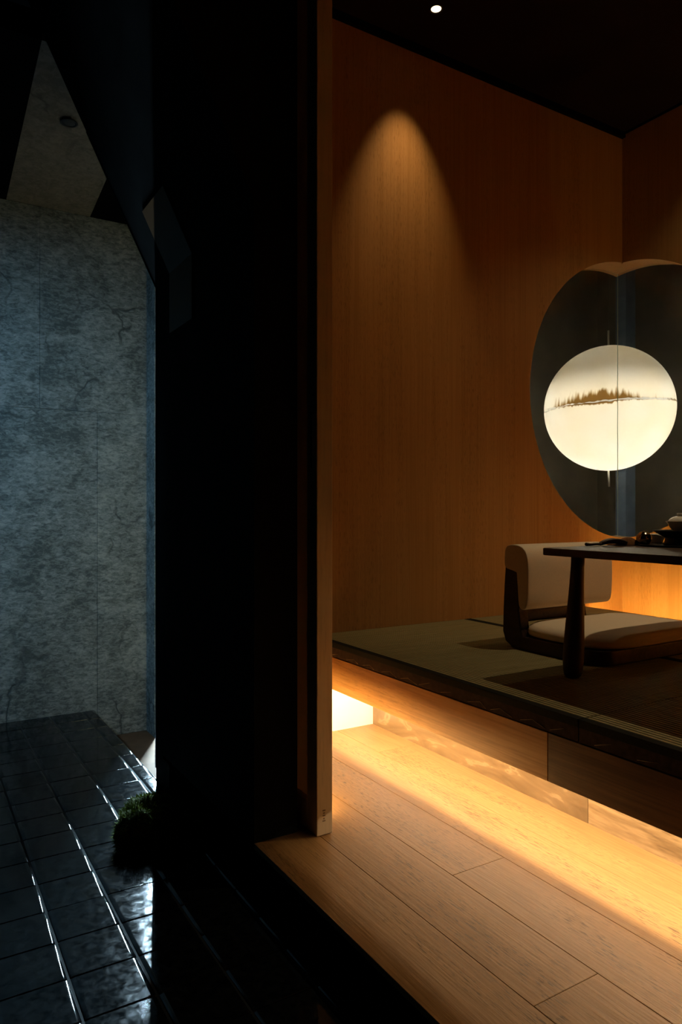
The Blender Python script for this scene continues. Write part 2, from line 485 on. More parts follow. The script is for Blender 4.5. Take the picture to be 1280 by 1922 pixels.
def add_box(bm, a, b):
    """axis-aligned box between two corner points"""
    x0, x1 = sorted((a[0], b[0])); y0, y1 = sorted((a[1], b[1])); z0, z1 = sorted((a[2], b[2]))
    v = [bm.verts.new(c) for c in ((x0, y0, z0), (x1, y0, z0), (x1, y1, z0), (x0, y1, z0),
                                   (x0, y0, z1), (x1, y0, z1), (x1, y1, z1), (x0, y1, z1))]
    for f in ((0, 3, 2, 1), (4, 5, 6, 7), (0, 1, 5, 4), (1, 2, 6, 5), (2, 3, 7, 6), (3, 0, 4, 7)):
        bm.faces.new([v[i] for i in f])

def box(name, a, b, mat, parent=None, bevel=0.0, seg=2, smooth=False):
    """box object with its origin at its base centre; a, b world corners"""
    a = Vector(a); b = Vector(b)
    c = Vector(((a.x + b.x) / 2, (a.y + b.y) / 2, min(a.z, b.z)))
    bm = bmesh.new()
    add_box(bm, a - c, b - c)
    if bevel:
        bmesh.ops.bevel(bm, geom=bm.edges[:], offset=bevel, segments=seg, affect='EDGES', profile=.5)
    return bm_obj(name, bm, mat, parent, c, smooth)

def prism(name, pts, axis, a0, a1, mat, parent=None, origin=None):
    """pts: 2D polygon (counter-clockwise not required) extruded along axis (1 = along Y, given (x,z))"""
    bm = bmesh.new()
    o = Vector(origin) if origin is not None else Vector((0, 0, 0))
    def mk(p, a):
        if axis == 1: return Vector((p[0], a, p[1])) - o
        if axis == 0: return Vector((a, p[0], p[1])) - o
        return Vector((p[0], p[1], a)) - o
    v0 = [bm.verts.new(mk(p, a0)) for p in pts]
    v1 = [bm.verts.new(mk(p, a1)) for p in pts]
    n = len(pts)
    bm.faces.new(v0); bm.faces.new(v1[::-1])
    for i in range(n):
        bm.faces.new((v0[i], v1[i], v1[(i + 1) % n], v0[(i + 1) % n]))
    bmesh.ops.recalc_face_normals(bm, faces=bm.faces[:])
    return bm_obj(name, bm, mat, parent, o if origin is not None else None)

def lathe_bm(profile, n=40):
    bm = bmesh.new()
    rings = []
    for r, z in profile:
        if r < 1e-6:
            rings.append([bm.verts.new((0, 0, z))])
        else:
            rings.append([bm.verts.new((r * math.cos(2 * math.pi * i / n), r * math.sin(2 * math.pi * i / n), z)) for i in range(n)])
    for a, b in zip(rings, rings[1:]):
        for i in range(n):
            j = (i + 1) % n
            if len(a) == 1 and len(b) == 1: continue
            if len(a) == 1: bm.faces.new((a[0], b[j], b[i]))
            elif len(b) == 1: bm.faces.new((a[i], a[j], b[0]))
            else: bm.faces.new((a[i], a[j], b[j], b[i]))
    bmesh.ops.recalc_face_normals(bm, faces=bm.faces[:])
    return bm

def lathe(name, profile, mat, parent=None, loc=None, n=40):
    return bm_obj(name, lathe_bm(profile, n), mat, parent, loc, smooth=True)

def tube(name, pts, rad, mat, parent=None, n=6, origin=None):
    bm = bmesh.new()
    o = Vector(origin) if origin is not None else Vector((0, 0, 0))
    pts = [Vector(p) - o for p in pts]
    rings = []
    for i, p in enumerate(pts):
        d = (pts[min(i + 1, len(pts) - 1)] - pts[max(i - 1, 0)]).normalized()
        u = d.orthogonal().normalized(); w = d.cross(u)
        rings.append([bm.verts.new(p + rad * (math.cos(2 * math.pi * k / n) * u + math.sin(2 * math.pi * k / n) * w)) for k in range(n)])
    for a, b in zip(rings, rings[1:]):
        # pick the rotation that twists least
        best = min(range(n), key=lambda s: sum((a[k].co - b[(k + s) % n].co).length for k in range(n)))
        for k in range(n):
            bm.faces.new((a[k], a[(k + 1) % n], b[(k + 1 + best) % n], b[(k + best) % n]))
    bm.faces.new(rings[0][::-1]); bm.faces.new(rings[-1])
    bmesh.ops.recalc_face_normals(bm, faces=bm.faces[:])
    return bm_obj(name, bm, mat, parent, o if origin is not None else None, smooth=True)

def structure(o, label, cat):
    return tag(o, label, cat, kind='structure')

# ------------------------------------------------------------------ key planes (camera heights)
XW = 0.88          # face of the dark wall / edge of the wooden floor
XW2 = 1.025        # its back
YN = 1.946         # near end of the dark wall
YF = 2.932         # far end of the dark wall
YE = 2.756         # end wall of the tea room
XR = 3.647         # right wall of the tea room
T = YF - YE        # wall thickness
ZC = 2.245         # tea room ceiling
ZT = -1.1226       # tile level
ZTR = -1.286       # trough level
YS = 4.108         # stone wall
XT = 1.176         # fin beside the trough
ZN = 1.628         # ceiling in front of the stone wall
XP = 1.52          # platform front
ZM = -0.56         # tatami surface
ZM0 = -0.62        # tatami underside
ZB = -0.76         # underside of the fascia
XB = 1.842         # recessed base panel
XM = 3.315         # back edge of the mats
YROOM = -1.2       # near end of the tea room
WC = (0.053, 0.65, 0.825)   # round window: centre beyond the corner, centre height, radius

# ------------------------------------------------------------------ wooden floor
sub = box('floor', P(XW, YROOM, ZTR - .04), P(XB + .02, YE, -1.018), M['black'])
structure(sub, 'brown oak plank floor lit by the strip light', 'floor')
rows = [XW, 1.072, 1.266, 1.457, 1.648, XB + .012]
joints = [[-.35, .62], [-.95, 1.018], [-.4, 1.4966], [-.8, .74], [-.6, .55, 2.41]]
random.seed(4)
for i in range(5):
    ys = [YROOM] + joints[i] + [YE if i > 0 else YN + .9]
    for y0, y1 in zip(ys, ys[1:]):
        y1c = y1
        g = .0005
        a = P(rows[i], y0, -1.018); b_ = P(rows[i + 1], y1c, -1.0)
        a += Vector((g if i else 0, g, .001)); b_ -= Vector((g, g, 0))
        box('plank', a, b_, M['plank'], sub, bevel=.0006, seg=1)

# ------------------------------------------------------------------ tiled floor
grout = box('floor_tiled', P(-1.05, -.6, ZTR - .04), P(XW - .0032, YS, ZT - .0035), M['grout'])
structure(grout, 'black glazed square tile floor below the stone wall', 'floor')
def tile_mesh(w, d):
    bm = bmesh.new()
    t = .016
    add_box(bm, (-w / 2, -d / 2, -t), (w / 2, d / 2, 0))
    top = [e for e in bm.edges if all(v.co.z > -1e-6 for v in e.verts) and abs(e.verts[0].co.x - e.verts[1].co.x) < 1e-6]
    bmesh.ops.bevel(bm, geom=top, offset=.011, segments=5, affect='EDGES', profile=.5)
    cross = [e for e in bm.edges if all(abs(abs(v.co.y) - d / 2) < 1e-6 for v in e.verts) and abs(e.verts[0].co.y - e.verts[1].co.y) < 1e-6
             and all(v.co.z > -.0108 for v in e.verts)]
    bmesh.ops.bevel(bm, geom=cross, offset=.0016, segments=2, affect='EDGES', profile=.5)
    # flatten the rounding: a soft pillowed shoulder
    for v in bm.verts:
        if v.co.z > -.0111:
            v.co.z *= .42
    me = bpy.data.meshes.new('tile')
    bm.normal_update(); bm.to_mesh(me); bm.free()
    for p in me.polygons: p.use_smooth = abs(p.normal.z) < .999
    me.materials.append(M['tile'])
    return me
PITCH = .1642
full = tile_mesh((PITCH * H) - .0032, (.165 * H) - .0032)
x_lines = [.326 + PITCH * k for k in range(-8, 5)]
y_lines = [1.6226 + .165 * k for k in range(-9, 16)]
random.seed(11)
cut_cache = {}
for xi in range(len(x_lines) - 1):
    for yi in range(len(y_lines) - 1):
        x0, x1 = x_lines[xi], x_lines[xi + 1]
        y0, y1 = y_lines[yi], y_lines[yi + 1]
        if x0 < -1.03 or x0 > XW - .02: continue
        if y0 > YS - .02: continue
        cx1, cy1 = min(x1, XW), min(y1, YS)
        if cx1 < x1 or cy1 < y1:
            key = (round(cx1 - x0, 4), round(cy1 - y0, 4))
            if key not in cut_cache:
                cut_cache[key] = tile_mesh((cx1 - x0) * H - .0032, (cy1 - y0) * H - .0032)
            me = cut_cache[key]
        else:
            me = full
        c = P((x0 + cx1) / 2, (y0 + cy1) / 2, ZT)
        c.z += random.uniform(-.0006, .0004)
        o = link('tile', me, None, grout, c)
        o.rotation_euler = (random.gauss(0, .0022), random.gauss(0, .0022), 0)

# ------------------------------------------------------------------ dark wall with the leaning upper half
def dark_profile(off=0.0):
    return [(XW + off, ZT), (XW + off, .92), (.24 + off, .92 + (XW - .24) * 2.06)]
k = dark_profile()
poly = [(XW, ZT), (XW2, ZT), (XW2, 2.4), (k[2][0], 2.4), k[2], (XW, .92)]
poly = [(XW, ZTR - .04), (XW2, ZTR - .04), (XW2, k[2][1]), k[2], (XW, .92)]
dark = prism('wall_center', [(x * H, (z + 1) * H) for x, z in poly], 1, YN * H, YF * H, M['darkplaster'], origin=P(XW, YN, ZT))
structure(dark, 'near-black wall leaning inward above its bend, between tiled passage and tea room', 'wall')
# metal bead on its far corner
bead = []
for y in (YF,):
    tube('corner_bead', [P(XW - .0015, YF, -1.08), P(XW - .0015, YF, .92), P(.60, YF,   .92 + .28 * 2.06)], .0024, M['steel'], dark)

# folded bronze plate on the dark wall
pts_out = [(XW, .69), (XW, .93), (.773, .93 + .107 * 2.06)]
off = .007
pp = [(XW - .001, .69), (XW - off, .69), (XW - off, .925), (.773 - off, .925 + .107 * 2.06), (.773 - .001, .925 + .107 * 2.06), (XW - .001, .918)]
plate = prism('wall_plate', [(x * H, (z + 1) * H) for x, z in pp], 1, 2.475 * H, 2.735 * H, M['bronze'], origin=P(XW, 2.475, .69))
tag(plate, 'folded dark bronze plate following the bend of the near-black wall', 'wall plate')
tube('plate_edge', [P(XW - off, 2.475, .69), P(XW - off, 2.475, .925), P(.773 - off, 2.475, .925 + .107 * 2.06)], .0011, M['bronze'], plate)

# ------------------------------------------------------------------ passage: stone wall, trough, ceiling
wall_st = box('wall_back', P(-1.05, YS + .03, ZTR - .05), P(XT + .05, YS + .12, 2.7), M['black'])
structure(wall_st, 'blue-grey slate slab wall behind the tiled floor', 'wall')
xs_up = [-1.05, .02, .60, XT + .04]
xs_dn = [-1.05, -.35, .90, XT + .04]
for (z0, z1, xs) in ((ZTR, .541, xs_dn), (.541, ZN, xs_up)):
    for x0, x1 in zip(xs, xs[1:]):
        a = P(x0, YS, z0); b_ = P(x1, YS + .03, z1)
        a += Vector((.0006, 0, .0006)); b_ -= Vector((.0006, 0, .0006))
        box('stone_slab', a, b_, M['stone'], wall_st, bevel=.0008, seg=1)
fin = box('wall_fin', P(XT, 3.95, ZTR), P(XT + .005, YS, ZN - .01), M['stone'])
structure(fin, 'narrow slate return wall at the end of the trough', 'wall')
tr = box('trim_trough', P(XW, YF, ZTR - .04), P(XT + .006, YS, ZTR), M['trough'])
structure(tr, 'sunken brown clay trough beside the tiled floor edge', 'floor')
trs = box('trim_tile_edge', P(XW - .003, YF, ZTR), P(XW, YS, ZT - .004), M['tile'])
structure(trs, 'black tiled riser of the sunken trough', 'trim')
tr3 = box('floor_lamp_slot', P(XT + .006, YF, ZTR - .04), P(1.34, YS + .16, ZTR), M['black'])  # unseen floor added in black to cut the tube lamp's bounce
structure(tr3, 'unseen black slot floor under the cool tube lamp, added to cut its bounce', 'floor')
part = box('wall_baffle', P(1.30, YF, ZTR), P(1.34, YS + .16, ZN - .03), M['black'])  # unseen partition added to confine the tube light
structure(part, 'unseen dark partition added behind the tea room to block the tube light', 'wall')
part2 = box('wall_passage_end', P(XT + .05, YS + .12, ZTR), P(1.30, YS + .16, ZN - .03), M['black'])
structure(part2, 'dark end partition behind the slate fin', 'wall')
ZN2 = ZN + .149 * (YS - YF)
def slope_ceiling(name, x0, x1, mat, y1=YS, dz=0.0):
    zb = ZN - .149 * (y1 - YS)
    return prism(name, [(YF * H, (ZN2 + 1) * H), (y1 * H, (zb + 1) * H), (y1 * H, (zb + 1.05) * H), (YF * H, (ZN2 + 1.05) * H)], 0, x0 * H, x1 * H, mat, origin=P((x0 + x1) / 2, YF, ZN))
c1 = slope_ceiling('ceiling_stone', .435, .86, M['stone_ceiling'])
structure(c1, 'pale grey stone ceiling strip above the passage', 'ceiling')
c2 = slope_ceiling('ceiling_dark', -1.05, .435, M['black'])
structure(c2, 'black ceiling left of the stone ceiling strip', 'ceiling')
c3 = slope_ceiling('ceiling_slot', .86, 1.34, M['black'], YS + .16)
structure(c3, 'black ceiling slot above the trough', 'ceiling')
wl = box('wall_left', P(-1.10, -.6, ZT - .06), P(-1.05, YS, 2.7), M['darkplaster'])
structure(wl, 'near-black left wall of the passage', 'wall')

def downlight(x, y, z, r, watts, angle, blend, color, label, tilt=(0, 0), lens=True, soft=.02, group=None):
    """recessed downlight: ring, cup, lens and its lamp"""
    base = P(x, y, z)
    root = empty('downlight', base)
    tag(root, label, 'downlight', group)
    n = 32
    lathe('trim_ring', [(r, .0), (r * 1.18, .0), (r * 1.2, -.003), (r * 1.02, -.004), (r, -.002), (r, 0)], M['ring'], root, base)
    lathe('reflector', [(r, -.001), (r * .98, -.0022), (r * .90, -.0026), (r * .86, -.0012)], M['cup'], root, base)
    if lens:
        lathe('lens', [(r * .86, -.0012), (r * .5, -.0034), (0, -.004)], M['lens'], root, base)
    else:
        lathe('lens', [(r * .86, -.0012), (r * .5, -.0034), (0, -.004)], M['ring'], root, base)
    ld = bpy.data.lights.new('spot', 'SPOT')
    ld.energy = watts; ld.color = color; ld.spot_size = math.radians(angle); ld.spot_blend = blend
    ld.shadow_soft_size = soft
    lo = bpy.data.objects.new('spot', ld); col.objects.link(lo)
    lo.location = base + Vector((0, 0, -.012))
    lo.rotation_euler = (math.radians(tilt[0]), math.radians(tilt[1]), 0)
    lo.parent = root; lo.matrix_parent_inverse = Matrix.Translation(-base)
    return root

downlight(.612, 3.36, ZN + .149 * (YS - 3.36) - .004, .028, 0.0, 60, .9, COOL, 'small dark round downlight in the pale stone ceiling', lens=False)
def fill_spot(x, y, z, target, watts, angle):
    base = P(x, y, z)
    root = empty('fill_spotlight', base)
    tag(root, 'unseen cool spotlight added on the left passage wall to light the slate wall', 'spotlight')
    d = (P(*target) - base).normalized()
    q = d.to_track_quat('-Z', 'Y')
    bm = lathe_bm([(0, .11), (.028, .11), (.032, .10), (.032, .0), (.029, .0), (.027, .03), (0, .03)], 24)
    bmesh.ops.rotate(bm, verts=bm.verts[:], cent=(0, 0, 0), matrix=q.to_matrix())
    bm_obj('housing', bm, M['ring'], root, base, True)
    tube('bracket', [base - d * .06, Vector((-1.05 * H, base.y, base.z + .02))], .006, M['ring'], root, n=8)
    ld = bpy.data.lights.new('spot', 'SPOT'); ld.energy = watts; ld.color = COOL
    ld.spot_size = math.radians(angle); ld.spot_blend = 1.0; ld.shadow_soft_size = .03
    lo = bpy.data.objects.new('spot', ld); col.objects.link(lo)
    lo.location = base + d * .004; lo.rotation_euler = q.to_euler()
    lo.parent = root; lo.matrix_parent_inverse = Matrix.Translation(-base)
fill_spot(-.88, 2.55, .95, (.36, YS, .10), STONE_SPOT_W, 84)  # unseen spotlight, added to light the slate wall evenly

# cool tube lamp standing behind the slate fin, lighting trough and tiles
tb = empty('tube_lamp', P(1.24, 4.08, ZTR))
tag(tb, 'cool white vertical tube lamp behind the slate fin', 'lamp')
def vtube(name, z0, z1, r, mat):
    bm = lathe_bm([(0, 0), (r, 0), (r, (z1 - z0) * H), (0, (z1 - z0) * H)], 16)
    return bm_obj(name, bm, mat, tb, P(1.24, 4.08, z0), True)
vtube('tube', -1.08, .62, .011, M['tube'])
vtube('end_cap', ZTR, -1.08, .013, M['steel'])
vtube('end_cap', .62, .66, .013, M['steel'])

# ------------------------------------------------------------------ tea room walls with the corner window
def round_wall(name, fmap, L, ztop, zbot, label):
    """wall that ends at the corner (s = 0) with the round opening wrapped round it"""
    cs, cz, r = WC
    t = T
    bm = bmesh.new()
    NS = 44
    s_left = cs - r
    def arc(s): return math.sqrt(max(0.0, r * r - (s - cs) ** 2))
    ss = [cs - r * math.cos(math.pi / 2 * i / NS) for i in range(NS + 1)]
    front = [s for s in ss if s < 0] + [0.0]
    back = [s for s in ss if s < t] + [t] if t < cs else [s for s in ss if s < cs] + [cs]
    if t > cs:
        back = [s for s in ss] + [cs + r * math.sin(math.pi / 2 * i / NS) for i in range(1, NS) if cs + r * math.sin(math.pi / 2 * i / NS) < t] + [t]
    cache = {}
    def V(s, w, z):
        key = (round(s, 5), round(w, 5), round(z, 5))
        if key not in cache: cache[key] = bm.verts.new(fmap(s, w, z))
        return cache[key]
    def F(*vs):
        vv = []
        for v in vs:
            if v not in vv: vv.append(v)
        if len(vv) >= 3:
            try: bm.faces.new(vv)
            except ValueError: pass
    def face(seq, w, send):
        F(V(-L, w, zbot), V(s_left, w, zbot), V(s_left, w, cz), V(s_left, w, ztop), V(-L, w, ztop))
        for a, b in zip(seq, seq[1:]):
            F(V(a, w, cz + arc(a)), V(b, w, cz + arc(b)), V(b, w, ztop), V(a, w, ztop))
            F(V(a, w, zbot), V(b, w, zbot), V(b, w, cz - arc(b)), V(a, w, cz - arc(a)))
    face(front, 0, 0)
    face(back, t, t)
    for sg in (1, -1):
        for a, b in zip(back, back[1:]):
            F(V(a, max(0, a), cz + sg * arc(a)), V(a, t, cz + sg * arc(a)), V(b, t, cz + sg * arc(b)), V(b, max(0, b), cz + sg * arc(b)))
    F(V(-L, 0, zbot), V(-L, 0, ztop), V(-L, t, ztop), V(-L, t, zbot))
    bmesh.ops.recalc_face_normals(bm, faces=bm.faces[:])
    me = bpy.data.meshes.new(name); bm.to_mesh(me); bm.free()
    o = link(name, me, M['veneer'])
    structure(o, label, 'wall')
    return o
end_map = lambda s, w, z: P(XR + s, YE + w, z)
right_map = lambda s, w, z: P(XR + w, YE + s, z)
wall_end = round_wall('wall_end', end_map, XR - XW2, ZC + .05, -1.12, 'oak veneer end wall of the tea room with the left half of the round window')
wall_right = round_wall('wall_right', right_map, YE - YROOM, ZC + .05, -1.12, 'oak veneer right wall of the tea room with the right half of the round window')

# window panes
win = empty('window_1', P(XR, YE, WC[1] - WC[2]))
structure(win, 'round frameless glass window wrapped round the corner of the tea room', 'window')
WG = T * .80
def pane(fmap):
    cs, cz, r = WC
    r2 = r - .001
    bm = bmesh.new()
    e = .009
    pts = []
    end = WG - .004
    a_end = math.acos((end - cs) / r2)
    n = 60
    for i in range(n + 1):
        a = a_end + (2 * math.pi - 2 * a_end) * i / n
        pts.append((cs + r2 * math.cos(a), cz + r2 * math.sin(a)))
    v0 = [bm.verts.new(fmap(s, WG, z)) for s, z in pts]
    v1 = [bm.verts.new(fmap(s, WG + e, z)) for s, z in pts]
    bm.faces.new(v0); bm.faces.new(v1[::-1])
    for i in range(len(pts)):
        j = (i + 1) % len(pts)
        bm.faces.new((v0[i], v1[i], v1[j], v0[j]))
    bmesh.ops.recalc_face_normals(bm, faces=bm.faces[:])
    bm_obj('pane', bm, M['glass'], win)
pane(end_map); pane(right_map)
zz = math.sqrt((WC[2] - .002) ** 2 - (WG - WC[0]) ** 2)
box('glass_joint', P(XR + WG - .003, YE + WG - .003, WC[1] - zz), P(XR + WG, YE + WG, WC[1] + zz), M['joint'], win)

# ceiling, trims, near wall
ce = box('ceiling', P(XW2, YROOM, ZC), P(XR + T, YE + T, ZC + .05), M['ceiling'])
structure(ce, 'dark brown ceiling of the tea room', 'ceiling')
tr1 = box('trim_1', P(XW2, YE - .022, ZC - .032), P(XR, YE, ZC), M['black'])
structure(tr1, 'black shadow trim along the top of the end wall', 'trim')
tr2 = box('trim_2', P(XR - .008, YROOM, ZC - .012), P(XR, YE, ZC), M['black'])
structure(tr2, 'black shadow trim along the top of the right wall', 'trim')
wn = box('wall_near', P(XW2, YROOM - .1, -1.12), P(XR + T, YROOM, ZC + .05), M['veneer'])
structure(wn, 'oak veneer wall of the tea room behind the viewer', 'wall')

# ------------------------------------------------------------------ raised platform
plat = box('platform', P(XB + .02, YROOM, -1.0), P(XM, YE, ZM0 - .004), M['fascia'])
structure(plat, 'raised oak platform carrying the tatami mats', 'platform')
# deck between fascia and box
box('deck', P(XP + .045, YROOM, ZM0 - .03), P(XB + .02, YE, ZM0 - .004), M['fascia'], plat)
YSEAM = 1.391
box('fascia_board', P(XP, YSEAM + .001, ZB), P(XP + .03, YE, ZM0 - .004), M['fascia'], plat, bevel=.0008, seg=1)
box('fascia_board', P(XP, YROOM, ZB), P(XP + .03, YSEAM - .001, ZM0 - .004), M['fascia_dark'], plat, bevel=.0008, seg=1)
bp1 = box('base_panel', P(XB, 1.52, -1.0), P(XB + .02, YE, ZM0 - .03), M['marble'], plat)
bp2 = box('base_panel', P(XB, YROOM, -1.0), P(XB + .02, 1.518, ZM0 - .03), M['base_wood'], plat)
box('end_panel', P(XP - .40, YE - .012, -1.0), P(XB, YE, ZM0 - .03), M['cream'], plat)
# strip light behind the fascia
def strip(name, p0, p1, nrm, width, mat, parent):
    """thin emitting strip between two points; nrm = facing"""
    p0 = Vector(p0); p1 = Vector(p1); nrm = Vector(nrm).normalized()
    d = (p1 - p0).normalized(); side = d.cross(nrm).normalized() * width / 2
    bm = bmesh.new()
    v = [bm.verts.new(c) for c in (p0 - side, p1 - side, p1 + side, p0 + side)]
    f = bm.faces.new(v); f.normal_update()
    if f.normal.dot(nrm) < 0: f.normal_flip()
    o = bm_obj(name, bm, mat, parent)
    return o
box('led_channel', P(XP + .031, YROOM, -.705), P(XP + .043, YE - .012, -.69), M['steel'], plat)
strip('led_strip', P(XP + .040, YROOM, -.7065), P(XP + .040, YE - .013, -.7065), (.45, 0, -1), .010, M['led'], plat)
box('led_channel', P(1.765, YROOM, -.668), P(1.795, YE - .012, ZM0 - .03), M['steel'], plat)
strip('led_strip', P(1.78, YROOM, -.670), P(1.78, YE - .013, -.670), (-.25, 0, -1), .010, M['led2'], plat)
# cove strip behind the mats
box('cove_floor', P(XM, YROOM, -.78), P(XR, YE, -.76), M['fascia'], plat)
strip('cove_strip', P(XM + .012, YROOM, -.66), P(XM + .012, YE, -.66), (1, 0, .25), .014, M['cove'], plat)

# ------------------------------------------------------------------ tatami mats
def tatami(x0, x1, y0, y1, label, front=False, hx0=True, hx1=True):
    base = P((x0 + x1) / 2, (y0 + y1) / 2, ZM0)
    root = empty('tatami_mat', base)
    tag(root, label, 'tatami mat', 'tatami mats on the platform')
    hw = .026
    box('rush_surface', P(x0 + (.004 if hx0 else 0), y0, ZM - .006), P(x1 - (.004 if hx1 else 0), y1, ZM), M['tatami'], root)
    box('core', P(x0, y0, ZM0), P(x1, y1, ZM - .006), M['tatami_side'], root)
    if hx0: box('border_cloth', P(x0 - .001, y0, ZM - .022), P(x0 + hw, y1, ZM + .0004), M['heri'], root, bevel=.0006, seg=1)
    if hx1: box('border_cloth', P(x1 - hw * .55, y0, ZM - .022), P(x1 + .001, y1, ZM + .0004), M['heri'], root, bevel=.0006, seg=1)
    if front:
        rnd = random.Random(5)
        y = y1 - .05
        while y > y0 + .05:
            p0 = P(x0 - .001, y, ZM0 + .006)
            p1 = P(x0 - .002, y - rnd.uniform(.04, .06), ZM0 + rnd.uniform(.016, .026))
            p2 = P(x0 - .001, y - rnd.uniform(.075, .10), ZM0 + .004)
            tube('stitch_thread', [p0, p1, p2] if rnd.random() < .55 else [p0, p1], .0007, M['thread'], root, n=4)
            y -= rnd.uniform(.10, .135)
    return root
YM = 1.284
tatami(XP, 2.418, YM + .002, YE - .002, 'front tatami mat nearest the slatless end wall, left of the floor chair'.replace('slatless ', ''), front=True)
tatami(XP, 2.418, YM - 1.47, YM - .002, 'front tatami mat nearest the viewer, beyond the cross seam', front=True)
tatami(2.424, XM, YM + .002, YE - .002, 'back tatami mat under the floor chair beside the glowing wall', hx1=False)
tatami(2.424, XM, YM - 1.47, YM - .002, 'back tatami mat under the right part of the low table', hx1=False)

# ------------------------------------------------------------------ sliding door
dr = empty('door_1', P(1.0865, 1.883, -1.0))
structure(dr, 'pale wooden sliding door pushed back beside the near-black wall', 'door')
DX0, DX1, DY0, DY1, DZ = 1.059, 1.114, 1.883, 2.74, 2.2
box('stile', P(DX0, DY0, -.998), P(DX1, DY0 + .063, DZ), M['stile'], dr, bevel=.0015, seg=1)
box('stile', P(DX0, DY1 - .063, -.998), P(DX1, DY1, DZ), M['stile'], dr, bevel=.0015, seg=1)
box('rail', P(DX0, DY0 + .063, -.998), P(DX1, DY1 - .063, -.91), M['stile'], dr, bevel=.001, seg=1)
box('rail', P(DX0, DY0 + .063, DZ - .09), P(DX1, DY1 - .063, DZ), M['stile'], dr, bevel=.001, seg=1)
box('panel', P(DX0 + .022, DY0 + .063, -.91), P(DX0 + .032, DY1 - .063, DZ - .09), M['paper'], dr)
hd = box('pull_handle', P(DX0 - .007, DY0 + .021, .123), P(DX0 + .002, DY0 + .029, .296), M['steel'], dr, bevel=.001, seg=1)
# faint maker's stamp low on the stile edge
for i, (dz, w) in enumerate(((-.925, .010), (-.933, .006), (-.941, .009), (-.950, .005), (-.957, .010))):
    box('stamp_mark', P(1.084 - w / 2, DY0 - .0004, dz), P(1.084 + w / 2, DY0 + .0005, dz + .004), M['ink'], dr)

# low strip lamp on the floor behind the door
fs = empty('floor_strip_lamp', P(1.128, 2.40, -1.0))
tag(fs, 'low warm strip lamp on the plank floor behind the sliding door', 'lamp')
box('profile', P(1.122, 2.02, -1.0), P(1.130, 2.73, -.965), M['steel'], fs)
box('light_shield', P(1.122, 2.02, -.958), P(1.176, 2.73, -.950), M['black'], fs)  # unseen shield added to keep the strip's light off the end wall
box('light_shield_back', P(1.122, 2.02, -.965), P(1.126, 2.73, -.958), M['black'], fs)
strip('diffuser', P(1.1305, 2.03, -.983), P(1.1305, 2.72, -.983), (1, 0, .12), .024, M['floorstrip'], fs)

# ------------------------------------------------------------------ tea room lamps
downlight(2.02, 2.50, ZC, .024, DOWN_WALL_W, 50, 1.0, WARM, 'lit round downlight in the dark ceiling near the end wall', soft=.012, tilt=(14, 0))
downlight(2.85, 1.20, ZC, .024, DOWN_TABLE_W, 88, .9, (1.0, .74, .42), 'lit round downlight in the dark ceiling above the low table', soft=.02)
downlight(3.38, 1.75, ZC, .024, DOWN_RIGHT_W, 112, .55, (1.0, .76, .45), 'lit round downlight in the dark ceiling near the right wall', soft=.012)

# ------------------------------------------------------------------ low table
TX0, TX1, TY0, TY1, TZ = 1.80, 3.02, .85, 1.675, -.13
tab = empty('low_table', P((TX0 + TX1) / 2, (TY0 + TY1) / 2, ZM))
tag(tab, 'low dark walnut tea table with tapered round legs on the tatami', 'table')
def rounded_slab(name, x0, x1, y0, y1, z0, z1, r, mat, parent, bevel=.003, n=6, smooth=False, seg=2):
    c = P((x0 + x1) / 2, (y0 + y1) / 2, z0)
    bm = bmesh.new()
    hx, hy, rr = (x1 - x0) * H / 2, (y1 - y0) * H / 2, r
    pts = []
    for cx, cy, a0 in ((hx - rr, hy - rr, 0), (-hx + rr, hy - rr, 90), (-hx + rr, -hy + rr, 180), (hx - rr, -hy + rr, 270)):
        for i in range(n + 1):
            a = math.radians(a0 + 90 * i / n)
            pts.append((cx + rr * math.cos(a), cy + rr * math.sin(a)))
    hz = (z1 - z0) * H
    v0 = [bm.verts.new((x, y, 0)) for x, y in pts]
    v1 = [bm.verts.new((x, y, hz)) for x, y in pts]
    f0 = bm.faces.new(v0[::-1]); f1 = bm.faces.new(v1)
    for i in range(len(pts)):
        j = (i + 1) % len(pts)
        bm.faces.new((v0[i], v0[j], v1[j], v1[i]))
    es = list(set(f0.edges[:] + f1.edges[:]))
    if bevel:
        bmesh.ops.bevel(bm, geom=es, offset=bevel, segments=seg, affect='EDGES', profile=.5)
    return bm_obj(name, bm, mat, parent, c, smooth)
rounded_slab('tabletop', TX0, TX1, TY0, TY1, TZ - .024, TZ, .012, M['walnut'], tab)
def leg(tx, ty, bx, by):
    top = P(tx, ty, TZ - .022); bot = P(bx, by, ZM + .0006)
    prof = [(0, 0), (.018, 0), (.0245, .006), (.0285, .025), (.0305, .06), (.0295, .11), (.0255, .19), (.0215, .27), (.0195, .33), (.0195, 1)]
    hgt = top.z - bot.z
    prof = [(r, min(z, hgt)) for r, z in prof[:-1] if z < hgt] + [(.0195, hgt), (0, hgt)]
    bm = lathe_bm(prof, 28)
    dx, dy = (top.x - bot.x) / hgt, (top.y - bot.y) / hgt
    for v in bm.verts:
        v.co.x += dx * v.co.z; v.co.y += dy * v.co.z
    bm_obj('leg', bm, M['walnut_z'], tab, bot, True)
leg(1.895, 1.603, 1.884, 1.617)
leg(1.895, TY0 + .075, 1.884, TY0 + .06)
leg(TX1 - .095, 1.603, TX1 - .084, 1.617)
leg(TX1 - .095, TY0 + .075, TX1 - .084, TY0 + .06)

